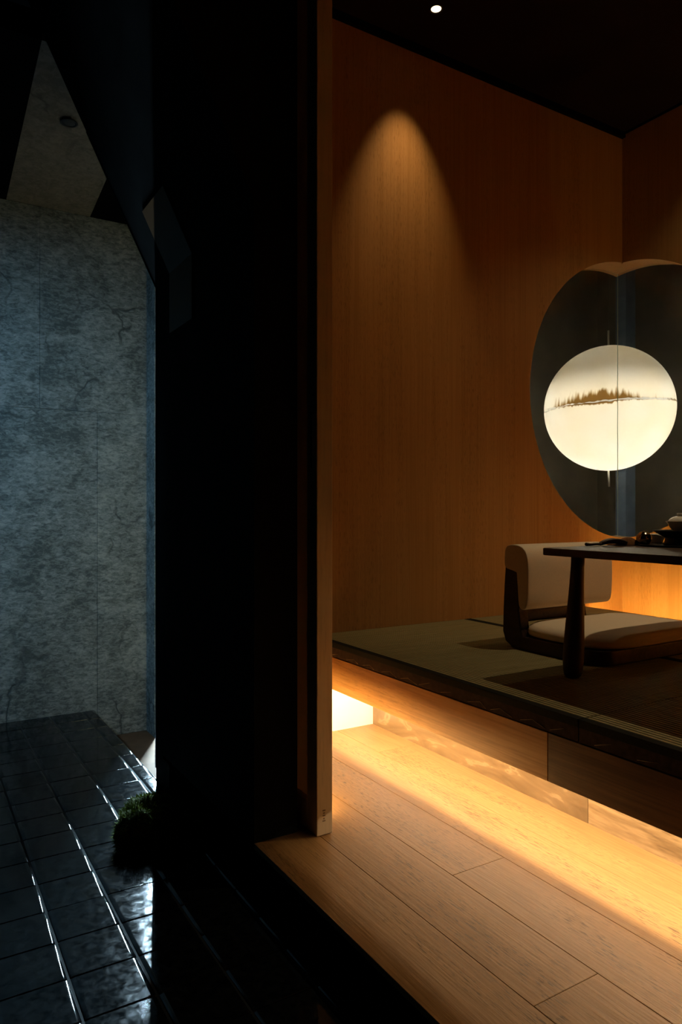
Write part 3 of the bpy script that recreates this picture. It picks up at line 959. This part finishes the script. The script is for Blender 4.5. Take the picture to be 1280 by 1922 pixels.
# ------------------------------------------------------------------ floor chair
CX0, CX1, CY0, CY1 = 2.075, 2.735, 1.655, 2.14
ch = empty('floor_chair', P((CX0 + CX1) / 2, (CY0 + CY1) / 2, ZM))
tag(ch, 'legless floor chair with dark wooden frame and oatmeal cushions at the low table', 'chair')
rounded_slab('base', CX0, CX1, CY0, CY1, ZM, ZM + .052, .075, M['walnut'], ch, bevel=.016, n=10, smooth=True, seg=4)
def post(x0, x1):
    # side profile in (y, z), a bent upright that grows out of the base
    pr = []
    yb = CY1
    outer = [(yb - .11, ZM + .012), (yb - .05, ZM + .004), (yb - .015, ZM + .022), (yb, ZM + .06), (yb - .002, ZM + .15), (yb - .008, ZM + .25), (yb - .014, ZM + .322)]
    inner = [(yb - .026, ZM + .336), (yb - .060, ZM + .332), (yb - .078, ZM + .315), (yb - .084, ZM + .285), (yb - .088, ZM + .20), (yb - .089, ZM + .15), (yb - .094, ZM + .125), (yb - .100, ZM + .085), (yb - .112, ZM + .05)]
    pts = [(y * H, (z + 1) * H) for y, z in outer + inner]
    o = prism('upright', pts, 0, x0 * H, x1 * H, M['walnut'], ch, origin=P((x0 + x1) / 2, yb, ZM))
    bv = o.modifiers.new('bevel', 'BEVEL'); bv.width = .006; bv.segments = 3; bv.limit_method = 'ANGLE'
post(CX0, CX0 + .052)
post(2.425, 2.472)
box('back_rail', P(CX0 + .03, CY1 - .088, ZM + .104), P(2.45, CY1 - .022, ZM + .160), M['walnut'], ch, bevel=.009, seg=3, smooth=True)

def soft_box(name, c, size, mat, parent, p=5.0, dome=0.0, n=20, bend=0.0):
    """superellipsoid cushion: size = full extents"""
    bm = bmesh.new()
    bmesh.ops.create_cube(bm, size=2.0)
    bmesh.ops.subdivide_edges(bm, edges=bm.edges[:], cuts=n, use_grid_fill=True)
    for v in bm.verts:
        x, y, z = v.co
        # spread the grid towards the rims
        l = (abs(x) ** p + abs(y) ** p + abs(z) ** p) ** (1 / p)
        v.co = Vector((x / l, y / l, z / l))
        if dome:
            e = max(0.0, 1 - max(abs(v.co.x), abs(v.co.y)) ** 2)
            v.co.z += dome * e * (1 if v.co.z > 0 else 0)
        v.co.x *= size[0] / 2; v.co.y *= size[1] / 2; v.co.z *= size[2] / 2
        v.co.y += bend * (v.co.x / (size[0] / 2)) ** 2
    return bm_obj(name, bm, mat, parent, c, True)
# seat cushion
def seat_cushion():
    x0, x1, y0, y1 = CX0 + .008, CX1 - .006, CY0 - .012, CY1 - .050
    c = P((x0 + x1) / 2, (y0 + y1) / 2, ZM + .052)
    bm = bmesh.new()
    hx, hy = (x1 - x0) * H / 2, (y1 - y0) * H / 2
    n = 40; thick = .05; pw = 4.2
    def outline(a, s):
        ca, sa = math.cos(a), math.sin(a)
        r = (abs(ca) ** pw + abs(sa) ** pw) ** (-1 / pw)
        return Vector((ca * r * hx * s, sa * r * hy * s, 0))
    prof = [(.93, 0), (.985, .006), (1.0, .016), (.995, .026), (.97, .036), (.92, .044), (.82, .049), (.6, .053), (.3, .0545)]
    rings = []
    for s, z in prof:
        rings.append([bm.verts.new(outline(2 * math.pi * i / (n * 2), s) + Vector((0, 0, z))) for i in range(n * 2)])
    top = bm.verts.new((0, 0, .055)); bot = bm.verts.new((0, 0, 0))
    m = n * 2
    for a, b in zip(rings, rings[1:]):
        for i in range(m):
            bm.faces.new((a[i], a[(i + 1) % m], b[(i + 1) % m], b[i]))
    for i in range(m):
        bm.faces.new((rings[-1][i], rings[-1][(i + 1) % m], top))
        bm.faces.new((rings[0][(i + 1) % m], rings[0][i], bot))
    return bm_obj('seat_cushion', bm, M['fabric'], ch, c, True)
seat_cushion()
# back cushion hooks over the top of the frame
def back_cushion():
    x0, x1 = CX0 - .001, 2.582
    pr = [(CY1 - .132, .166), (CY1 - .140, .20), (CY1 - .143, .26), (CY1 - .143, .33), (CY1 - .137, .375), (CY1 - .118, .405),
          (CY1 - .085, .417), (CY1 - .050, .417), (CY1 - .026, .412), (CY1 - .014, .398), (CY1 - .011, .365), (CY1 - .011, .320),
          (CY1 - .028, .318), (CY1 - .060, .318), (CY1 - .078, .315), (CY1 - .082, .285), (CY1 - .086, .20), (CY1 - .088, .166), (CY1 - .110, .155)]
    bm = bmesh.new()
    cx = (x0 + x1) / 2; org = P(cx, CY1, ZM + .16)
    # slices along x, shrinking towards the rounded ends
    hw = (x1 - x0) / 2
    slices = [(-1.0, .93), (-.99, .965), (-.972, .985), (-.94, .995), (-.9, 1.0), (-.45, 1.0), (0, 1.0), (.45, 1.0), (.9, 1.0), (.94, .995), (.972, .985), (.99, .965), (1.0, .93)]
    my = sum(p[0] for p in pr) / len(pr); mz = sum(p[1] for p in pr) / len(pr)
    rings = []
    for s, k in slices:
        ring = []
        for y, z in pr:
            # inset towards the middle of the pad thickness
            yy, zz_ = y, z
            if k < 1:
                inset = (1 - k) * .12
                ty = CY1 - .112 if z < .36 else y
                if z < .36 and y < CY1 - .07:
                    yy = y + (CY1 - .112 - y) * min(1, (1 - k) * 2.2)
                tzm = .29
                zz_ = z + (.29 - z) * (1 - k) * .28
            ring.append(bm.verts.new(P(cx + s * hw, yy, ZM + zz_) - org))
        rings.append(ring)
    m = len(pr)
    for a, b in zip(rings, rings[1:]):
        for i in range(m):
            bm.faces.new((a[i], a[(i + 1) % m], b[(i + 1) % m], b[i]))
    bm.faces.new(rings[0]); bm.faces.new(rings[-1][::-1])
    bmesh.ops.recalc_face_normals(bm, faces=bm.faces[:])
    o = bm_obj('back_cushion', bm, M['fabric'], ch, org, True)
    sd = o.modifiers.new('sub', 'SUBSURF'); sd.levels = 2; sd.render_levels = 2
    return o
back_cushion()

# ------------------------------------------------------------------ things on the table
def on_table(x, y, dz=0.0):
    v = P(x, y, TZ); v.z += dz
    return v
# black tray
trp = on_table(2.285, 1.50)
tray = bm_obj('serving_tray', lathe_bm([(0, 0), (.112, 0), (.118, .003), (.119, .006), (.115, .0062), (.111, .004), (0, .004)], 48), M['tray'], None, trp, True)
tag(tray, 'thin round black lacquer tray under the pedestal bowl', 'tray')
# pedestal bowl
pb = empty('pedestal_bowl', on_table(2.300, 1.489, .0042))
tag(pb, 'black wide-rimmed pedestal bowl holding the lidded cup', 'bowl')
lathe('foot', [(0, 0), (.058, 0), (.060, .003), (.056, .008), (.054, .022)], M['tray'], pb, on_table(2.300, 1.489, .0042))
lathe('dish', [(.054, .022), (.066, .029), (.082, .038), (.090, .043), (.0905, .0455), (.086, .045), (.060, .034), (0, .032)], M['tray'], pb, on_table(2.300, 1.489, .0042))
# lidded cup
gw_l = on_table(2.300, 1.489, .0382)
gw = empty('lidded_cup', gw_l)
tag(gw, 'white porcelain lidded tea cup in the black pedestal bowl', 'cup')
lathe('body', [(0, 0), (.024, 0), (.026, .004), (.034, .012), (.043, .026), (.0465, .034), (.0525, .039), (.0528, .0402), (.050, .040), (.044, .034), (.030, .012), (0, .006)], M['porcelain'], gw, gw_l)
lid = lathe('lid', [(.0455, .038), (.0455, .040), (.040, .0475), (.030, .053), (.018, .056), (0, .057)], M['porcelain'], gw, gw_l)
lathe('knob', [(.0165, .0555), (.019, .058), (.020, .0645), (.0185, .065), (.016, .059), (0, .058)], M['porcelain'], lid, gw_l)
# metal ball
bl = on_table(2.222, 1.590)
ball = empty('tea_caddy', bl)
tag(ball, 'small round polished metal caddy beside the black tray', 'caddy')
prof = [(0, 0), (.011, 0)] + [(.0235 * math.sin(math.radians(a)), .0215 - .0235 * math.cos(math.radians(a))) for a in range(32, 150, 8)] 
lathe('pot', prof, M['metalball'], ball, bl, 36)
lathe('cover', [(.0135, .0408), (.0128, .0425), (.008, .0445), (.003, .0452), (.0028, .0475), (0, .048)], M['metalball'], ball, bl, 36)
# small pale cup behind it
cpv = on_table(2.345, 1.625)
cup = empty('tea_cup', cpv)
tag(cup, 'small pale tea cup behind the metal caddy', 'cup')
lathe('bowl', [(0, .004), (.016, .004), (.020, .010), (.026, .024), (.0285, .034), (.0275, .034), (.024, .022), (.017, .010), (0, .0085)], M['porcelain'], cup, cpv, 32)
lathe('foot_ring', [(.012, 0), (.0155, 0), (.016, .0045), (.0125, .0045)], M['porcelain'], cup, cpv, 32)
# brown folded cloth
def cloth(name, c, lx, ly, hgt, mat, label, rot):
    bm = bmesh.new()
    nx, ny = 22, 10
    top = []; bot = []
    rnd = random.Random(8)
    for i in range(nx + 1):
        rt, rb = [], []
        for j in range(ny + 1):
            u, w = i / nx * 2 - 1, j / ny * 2 - 1
            e = (1 - abs(u) ** 3) * (1 - abs(w) ** 4)
            z = hgt * (e * (.65 + .45 * math.sin(2.6 * u + 1.2) * math.cos(1.3 * w)) + .10)
            wob = .004 * noise.noise(Vector((u * 2, w * 2, 3.1)))
            rt.append(bm.verts.new((u * lx / 2 + wob, w * ly / 2 + wob, max(.0012, z))))
            rb.append(bm.verts.new((u * lx / 2 + wob, w * ly / 2 + wob, 0)))
        top.append(rt); bot.append(rb)
    for i in range(nx):
        for j in range(ny):
            bm.faces.new((top[i][j], top[i + 1][j], top[i + 1][j + 1], top[i][j + 1]))
            bm.faces.new((bot[i][j + 1], bot[i + 1][j + 1], bot[i + 1][j], bot[i][j]))
    for j in range(ny):
        bm.faces.new((top[0][j + 1], top[0][j], bot[0][j], bot[0][j + 1])[::-1])
        bm.faces.new((top[nx][j], top[nx][j + 1], bot[nx][j + 1], bot[nx][j])[::-1])
    for i in range(nx):
        bm.faces.new((top[i][0], top[i + 1][0], bot[i + 1][0], bot[i][0])[::-1])
        bm.faces.new((top[i + 1][ny], top[i][ny], bot[i][ny], bot[i + 1][ny])[::-1])
    bmesh.ops.recalc_face_normals(bm, faces=bm.faces[:])
    o = bm_obj(name, bm, mat, None, c, True)
    o.rotation_euler = (0, 0, rot)
    return tag(o, label, 'cloth')
cloth('tea_cloth', on_table(2.185, 1.635), .105, .045, .022, M['clothbrown'], 'rust brown folded tea cloth between tea scoop and metal caddy', math.radians(-25))
# dark wooden tea scoop: a hollowed, bent half-tube with a slim handle
def scoop():
    org = on_table(2.085, 1.640)
    root = empty('tea_scoop', org)
    tag(root, 'dark wooden tea scoop lying on the left end of the low table', 'scoop')
    ang = math.radians(-22)
    bm = bmesh.new()
    n, m = 16, 8
    rows_o, rows_i = [], []
    for i in range(n + 1):
        u = i / n
        w = .017 * math.sin(math.pi * min(1, .16 + u * .62)) ** .7
        lift = .006 * math.sin(u * 3.1) + .001
        ro, ri = [], []
        for j in range(m + 1):
            a = math.pi * (j / m)
            x = -.02 + u * .085
            yv = -math.cos(a) * w
            zv = w * (1 - math.sin(a)) * .85
            ro.append(bm.verts.new((x, yv, zv + lift)))
            ri.append(bm.verts.new((x, yv * .86, zv + lift + .0024)))
        rows_o.append(ro); rows_i.append(ri)
    for i in range(n):
        for j in range(m):
            bm.faces.new((rows_o[i][j], rows_o[i][j + 1], rows_o[i + 1][j + 1], rows_o[i + 1][j]))
            bm.faces.new((rows_i[i][j + 1], rows_i[i][j], rows_i[i + 1][j], rows_i[i + 1][j + 1]))
        bm.faces.new((rows_o[i][0], rows_o[i + 1][0], rows_i[i + 1][0], rows_i[i][0]))
        bm.faces.new((rows_o[i + 1][m], rows_o[i][m], rows_i[i][m], rows_i[i + 1][m]))
    for e in (0, n):
        for j in range(m):
            bm.faces.new((rows_o[e][j], rows_i[e][j], rows_i[e][j + 1], rows_o[e][j + 1]))
    bmesh.ops.recalc_face_normals(bm, faces=bm.faces[:])
    bmesh.ops.rotate(bm, verts=bm.verts[:], cent=(0, 0, 0), matrix=Matrix.Rotation(ang, 3, 'Z'))
    bm_obj('blade', bm, M['walnut_z'], root, org, True)
    R = Matrix.Rotation(ang, 3, 'Z')
    pts = [org + R @ Vector(p) for p in ((-.012, 0, .006), (-.03, .002, .0065), (-.05, .003, .005), (-.062, .004, .0045))]
    tube('handle', pts, .0042, M['walnut_z'], root, n=8)
    lathe('handle_end', [(0, 0), (.005, .001), (.0072, .005), (.006, .0095), (0, .011)], M['walnut_z'], root, org + R @ Vector((-.064, .004, 0)), 16)
scoop()

# ------------------------------------------------------------------ moss on the tiles
def moss():
    c = P(.712, 2.40, ZT)
    root = empty('moss_clump', c)
    tag(root, 'clump of green moss on the black tiles at the foot of the near-black wall', 'moss')
    rnd = random.Random(21)
    lobes = [(-.055, -.01, .045, .062), (-.015, .035, .055, .066), (.03, .0, .045, .066), (.065, -.03, .03, .05), (.005, -.045, .035, .055), (-.085, -.03, .025, .036), (.10, -.07, .018, .032)]
    bm = bmesh.new()
    for (x, y, z, r) in lobes:
        g = bmesh.ops.create_icosphere(bm, subdivisions=3, radius=r)
        for v in g['verts']:
            d = v.co.normalized()
            v.co = d * (r * (1 + .28 * noise.noise(d * 2.3 + Vector((x * 50, y * 50, 0))))) + Vector((x, y, z))
            v.co.z = max(v.co.z, .001)
    cm = bm_obj('moss_body', bm, M['mossdark'], root, c, True)
    bm = bmesh.new()
    for _ in range(13000):
        x, y, z, r = lobes[rnd.randrange(len(lobes))]
        d = Vector((rnd.gauss(0, 1), rnd.gauss(0, 1), rnd.gauss(.35, 1))).normalized()
        rr = r * (1 + .28 * noise.noise(d * 2.3 + Vector((x * 50, y * 50, 0)))) * .97
        p = d * rr + Vector((x, y, z))
        if p.z < .002: continue
        ln = rnd.uniform(.007, .018)
        t = (d + Vector((rnd.gauss(0, .5), rnd.gauss(0, .5), rnd.gauss(0, .5)))).normalized()
        s = t.orthogonal().normalized() * rnd.uniform(.0009, .0022)
        q = Matrix.Rotation(rnd.uniform(0, 6.28), 3, t) @ s
        v = [bm.verts.new(p - q), bm.verts.new(p + q), bm.verts.new(p + t * ln)]
        if v[2].co.z < .001: v[2].co.z = .001
        bm.faces.new(v)
    fr = bm_obj('moss_fronds', bm, M['moss'], root, c)
    fr['kind'] = 'stuff'
moss()

# ------------------------------------------------------------------ courtyard with the hanging lamp
cw1 = box('wall_courtyard', P(1.64, 4.75, -1.12), P(6.0, 4.85, 3.2), M['court'])
structure(cw1, 'dim plaster wall far behind the round window', 'wall')
cw2 = box('wall_courtyard_side', P(5.9, -.8, -1.12), P(6.0, 4.75, 3.2), M['court'])
structure(cw2, 'dim plaster side wall behind the right half of the round window', 'wall')
cf = box('floor_courtyard', P(1.64, YF, -1.16), P(6.0, 4.85, -1.12), M['court'])
structure(cf, 'dim floor of the courtyard outside the round window', 'floor')
cc = box('ceiling_courtyard', P(1.64, YF, 3.2), P(6.0, 4.85, 3.25), M['black'])
structure(cc, 'black ceiling of the courtyard outside the round window', 'ceiling')
pd = 6.0
pxl = lambda px, d: (d * (.5195 + .8545 * (px - 640) / 1332), d * (.8545 - .5195 * (px - 640) / 1332))
ax, ay = pxl(1174, pd)
pst = box('band_column', P(ax - .062, ay - .05, -1.12), P(ax + .062, ay + .05, 3.2), M['bandcolumn'])  # upright box added for the blue band beside the glass joint
structure(pst, 'blue-grey upright box added behind the globe lamp for the band at the glass joint', 'post')

LD = 5.15
lx, ly = pxl(1142, LD)
LC = P(lx, ly, (955 - 767) / 1332 * LD)
LR = .437 / 5.0 * LD * H
lamp = empty('globe_lamp', LC)
tag(lamp, 'large glowing globe pendant of two torn-edged half shells seen through the round window', 'lamp')
def half_shell(name, up, tilt, seed, mean, amp):
    bm = bmesh.new()
    n, m = 160, 26
    cl = bm.loops.layers.float_color.new('rim')
    rims = []
    rnd = random.Random(seed)
    e = []
    for i in range(n):
        a = 2 * math.pi * i / n
        v = mean + amp * noise.noise(Vector((math.cos(a) * 1.6, math.sin(a) * 1.6, seed))) + rnd.uniform(-1, 1) * .010
        e.append(v)
    rings = []
    fr = []
    for k in range(m):
        t = k / m
        ring = []
        for i in range(n):
            lat0 = e[i]
            # latitude from rim to pole, denser at the rim
            lat = lat0 + (math.pi / 2 - lat0) * (t ** 1.35)
            a = 2 * math.pi * i / n
            ring.append(bm.verts.new((LR * math.cos(lat) * math.cos(a), LR * math.cos(lat) * math.sin(a), (1 if up else -1) * LR * math.sin(lat))))
        rings.append(ring)
    pole = bm.verts.new((0, 0, (1 if up else -1) * LR))
    lev = {}
    for k, ring in enumerate(rings):
        for v in ring: lev[v] = k
    lev[pole] = m
    for a, b in zip(rings, rings[1:]):
        for i in range(n):
            bm.faces.new((a[i], a[(i + 1) % n], b[(i + 1) % n], b[i]))
    for i in range(n):
        bm.faces.new((rings[-1][i], rings[-1][(i + 1) % n], pole))
    for f in bm.faces:
        for l in f.loops:
            k = lev[l.vert]
            ang = math.atan2(l.vert.co.y, l.vert.co.x)
            dl = math.degrees((ang - math.radians(205) + math.pi) % (2 * math.pi) - math.pi)
            dr_ = math.degrees((ang - math.radians(-38) + math.pi) % (2 * math.pi) - math.pi)
            amt = max(1.0 * math.exp(-(dl / 38) ** 2), .9 * math.exp(-(dr_ / 22) ** 2)) + .12 + .3 * noise.noise(Vector((math.cos(ang) * 5, math.sin(ang) * 5, seed + .5)))
            w = max(0.0, 1 - k / (8.0 if up else 2.5)) * amt
            w = min(1.0, max(0.0, w))
            l[cl] = (w, w, w, 1)
    bmesh.ops.recalc_face_normals(bm, faces=bm.faces[:])
    bmesh.ops.rotate(bm, verts=bm.verts[:], cent=(0, 0, 0), matrix=Matrix.Rotation(math.radians(tilt), 3, Vector((.52, .85, 0))))
    o = bm_obj(name, bm, M['shell'], lamp, LC, True)
    sm = o.modifiers.new('thick', 'SOLIDIFY'); sm.thickness = .0015
    return o
up = half_shell('upper_shell', True, -2.2, 3, .016, .018)
lo_ = half_shell('lower_shell', False, -2.2, 7, .002, .012)
bmb = bmesh.new(); bmesh.ops.create_icosphere(bmb, subdivisions=3, radius=.045)
bm_obj('bulb', bmb, M['bulb'], lamp, LC + Vector((0, 0, -.13)), True)
lathe('dimming_disc', [(0, .0), (.13, .0), (.132, .003), (.13, .006), (0, .006)], M['paper_disc'], lamp, LC + Vector((0, 0, -.035)))  # unseen disc added above the bulb to dim the upper shell
tube('suspension_rod', [LC + Vector((0, 0, LR * .998)), LC + Vector((0, 0, LR + .105))], .0062, M['rod'], lamp, n=10)
tube('inner_rod', [LC + Vector((0, 0, -.06)), LC + Vector((0, 0, LR * .998))], .004, M['rod'], lamp, n=8)
tube('lower_rod', [LC + Vector((0, 0, -LR * .998)), LC + Vector((.003, -.003, -LR - .105))], .0062, M['rod'], lamp, n=10)
tube('cable', [LC + Vector((0, 0, LR + .10)), Vector((LC.x, LC.y, (3.2 + 1) * H))], .0016, M['cable'], lamp, n=6)
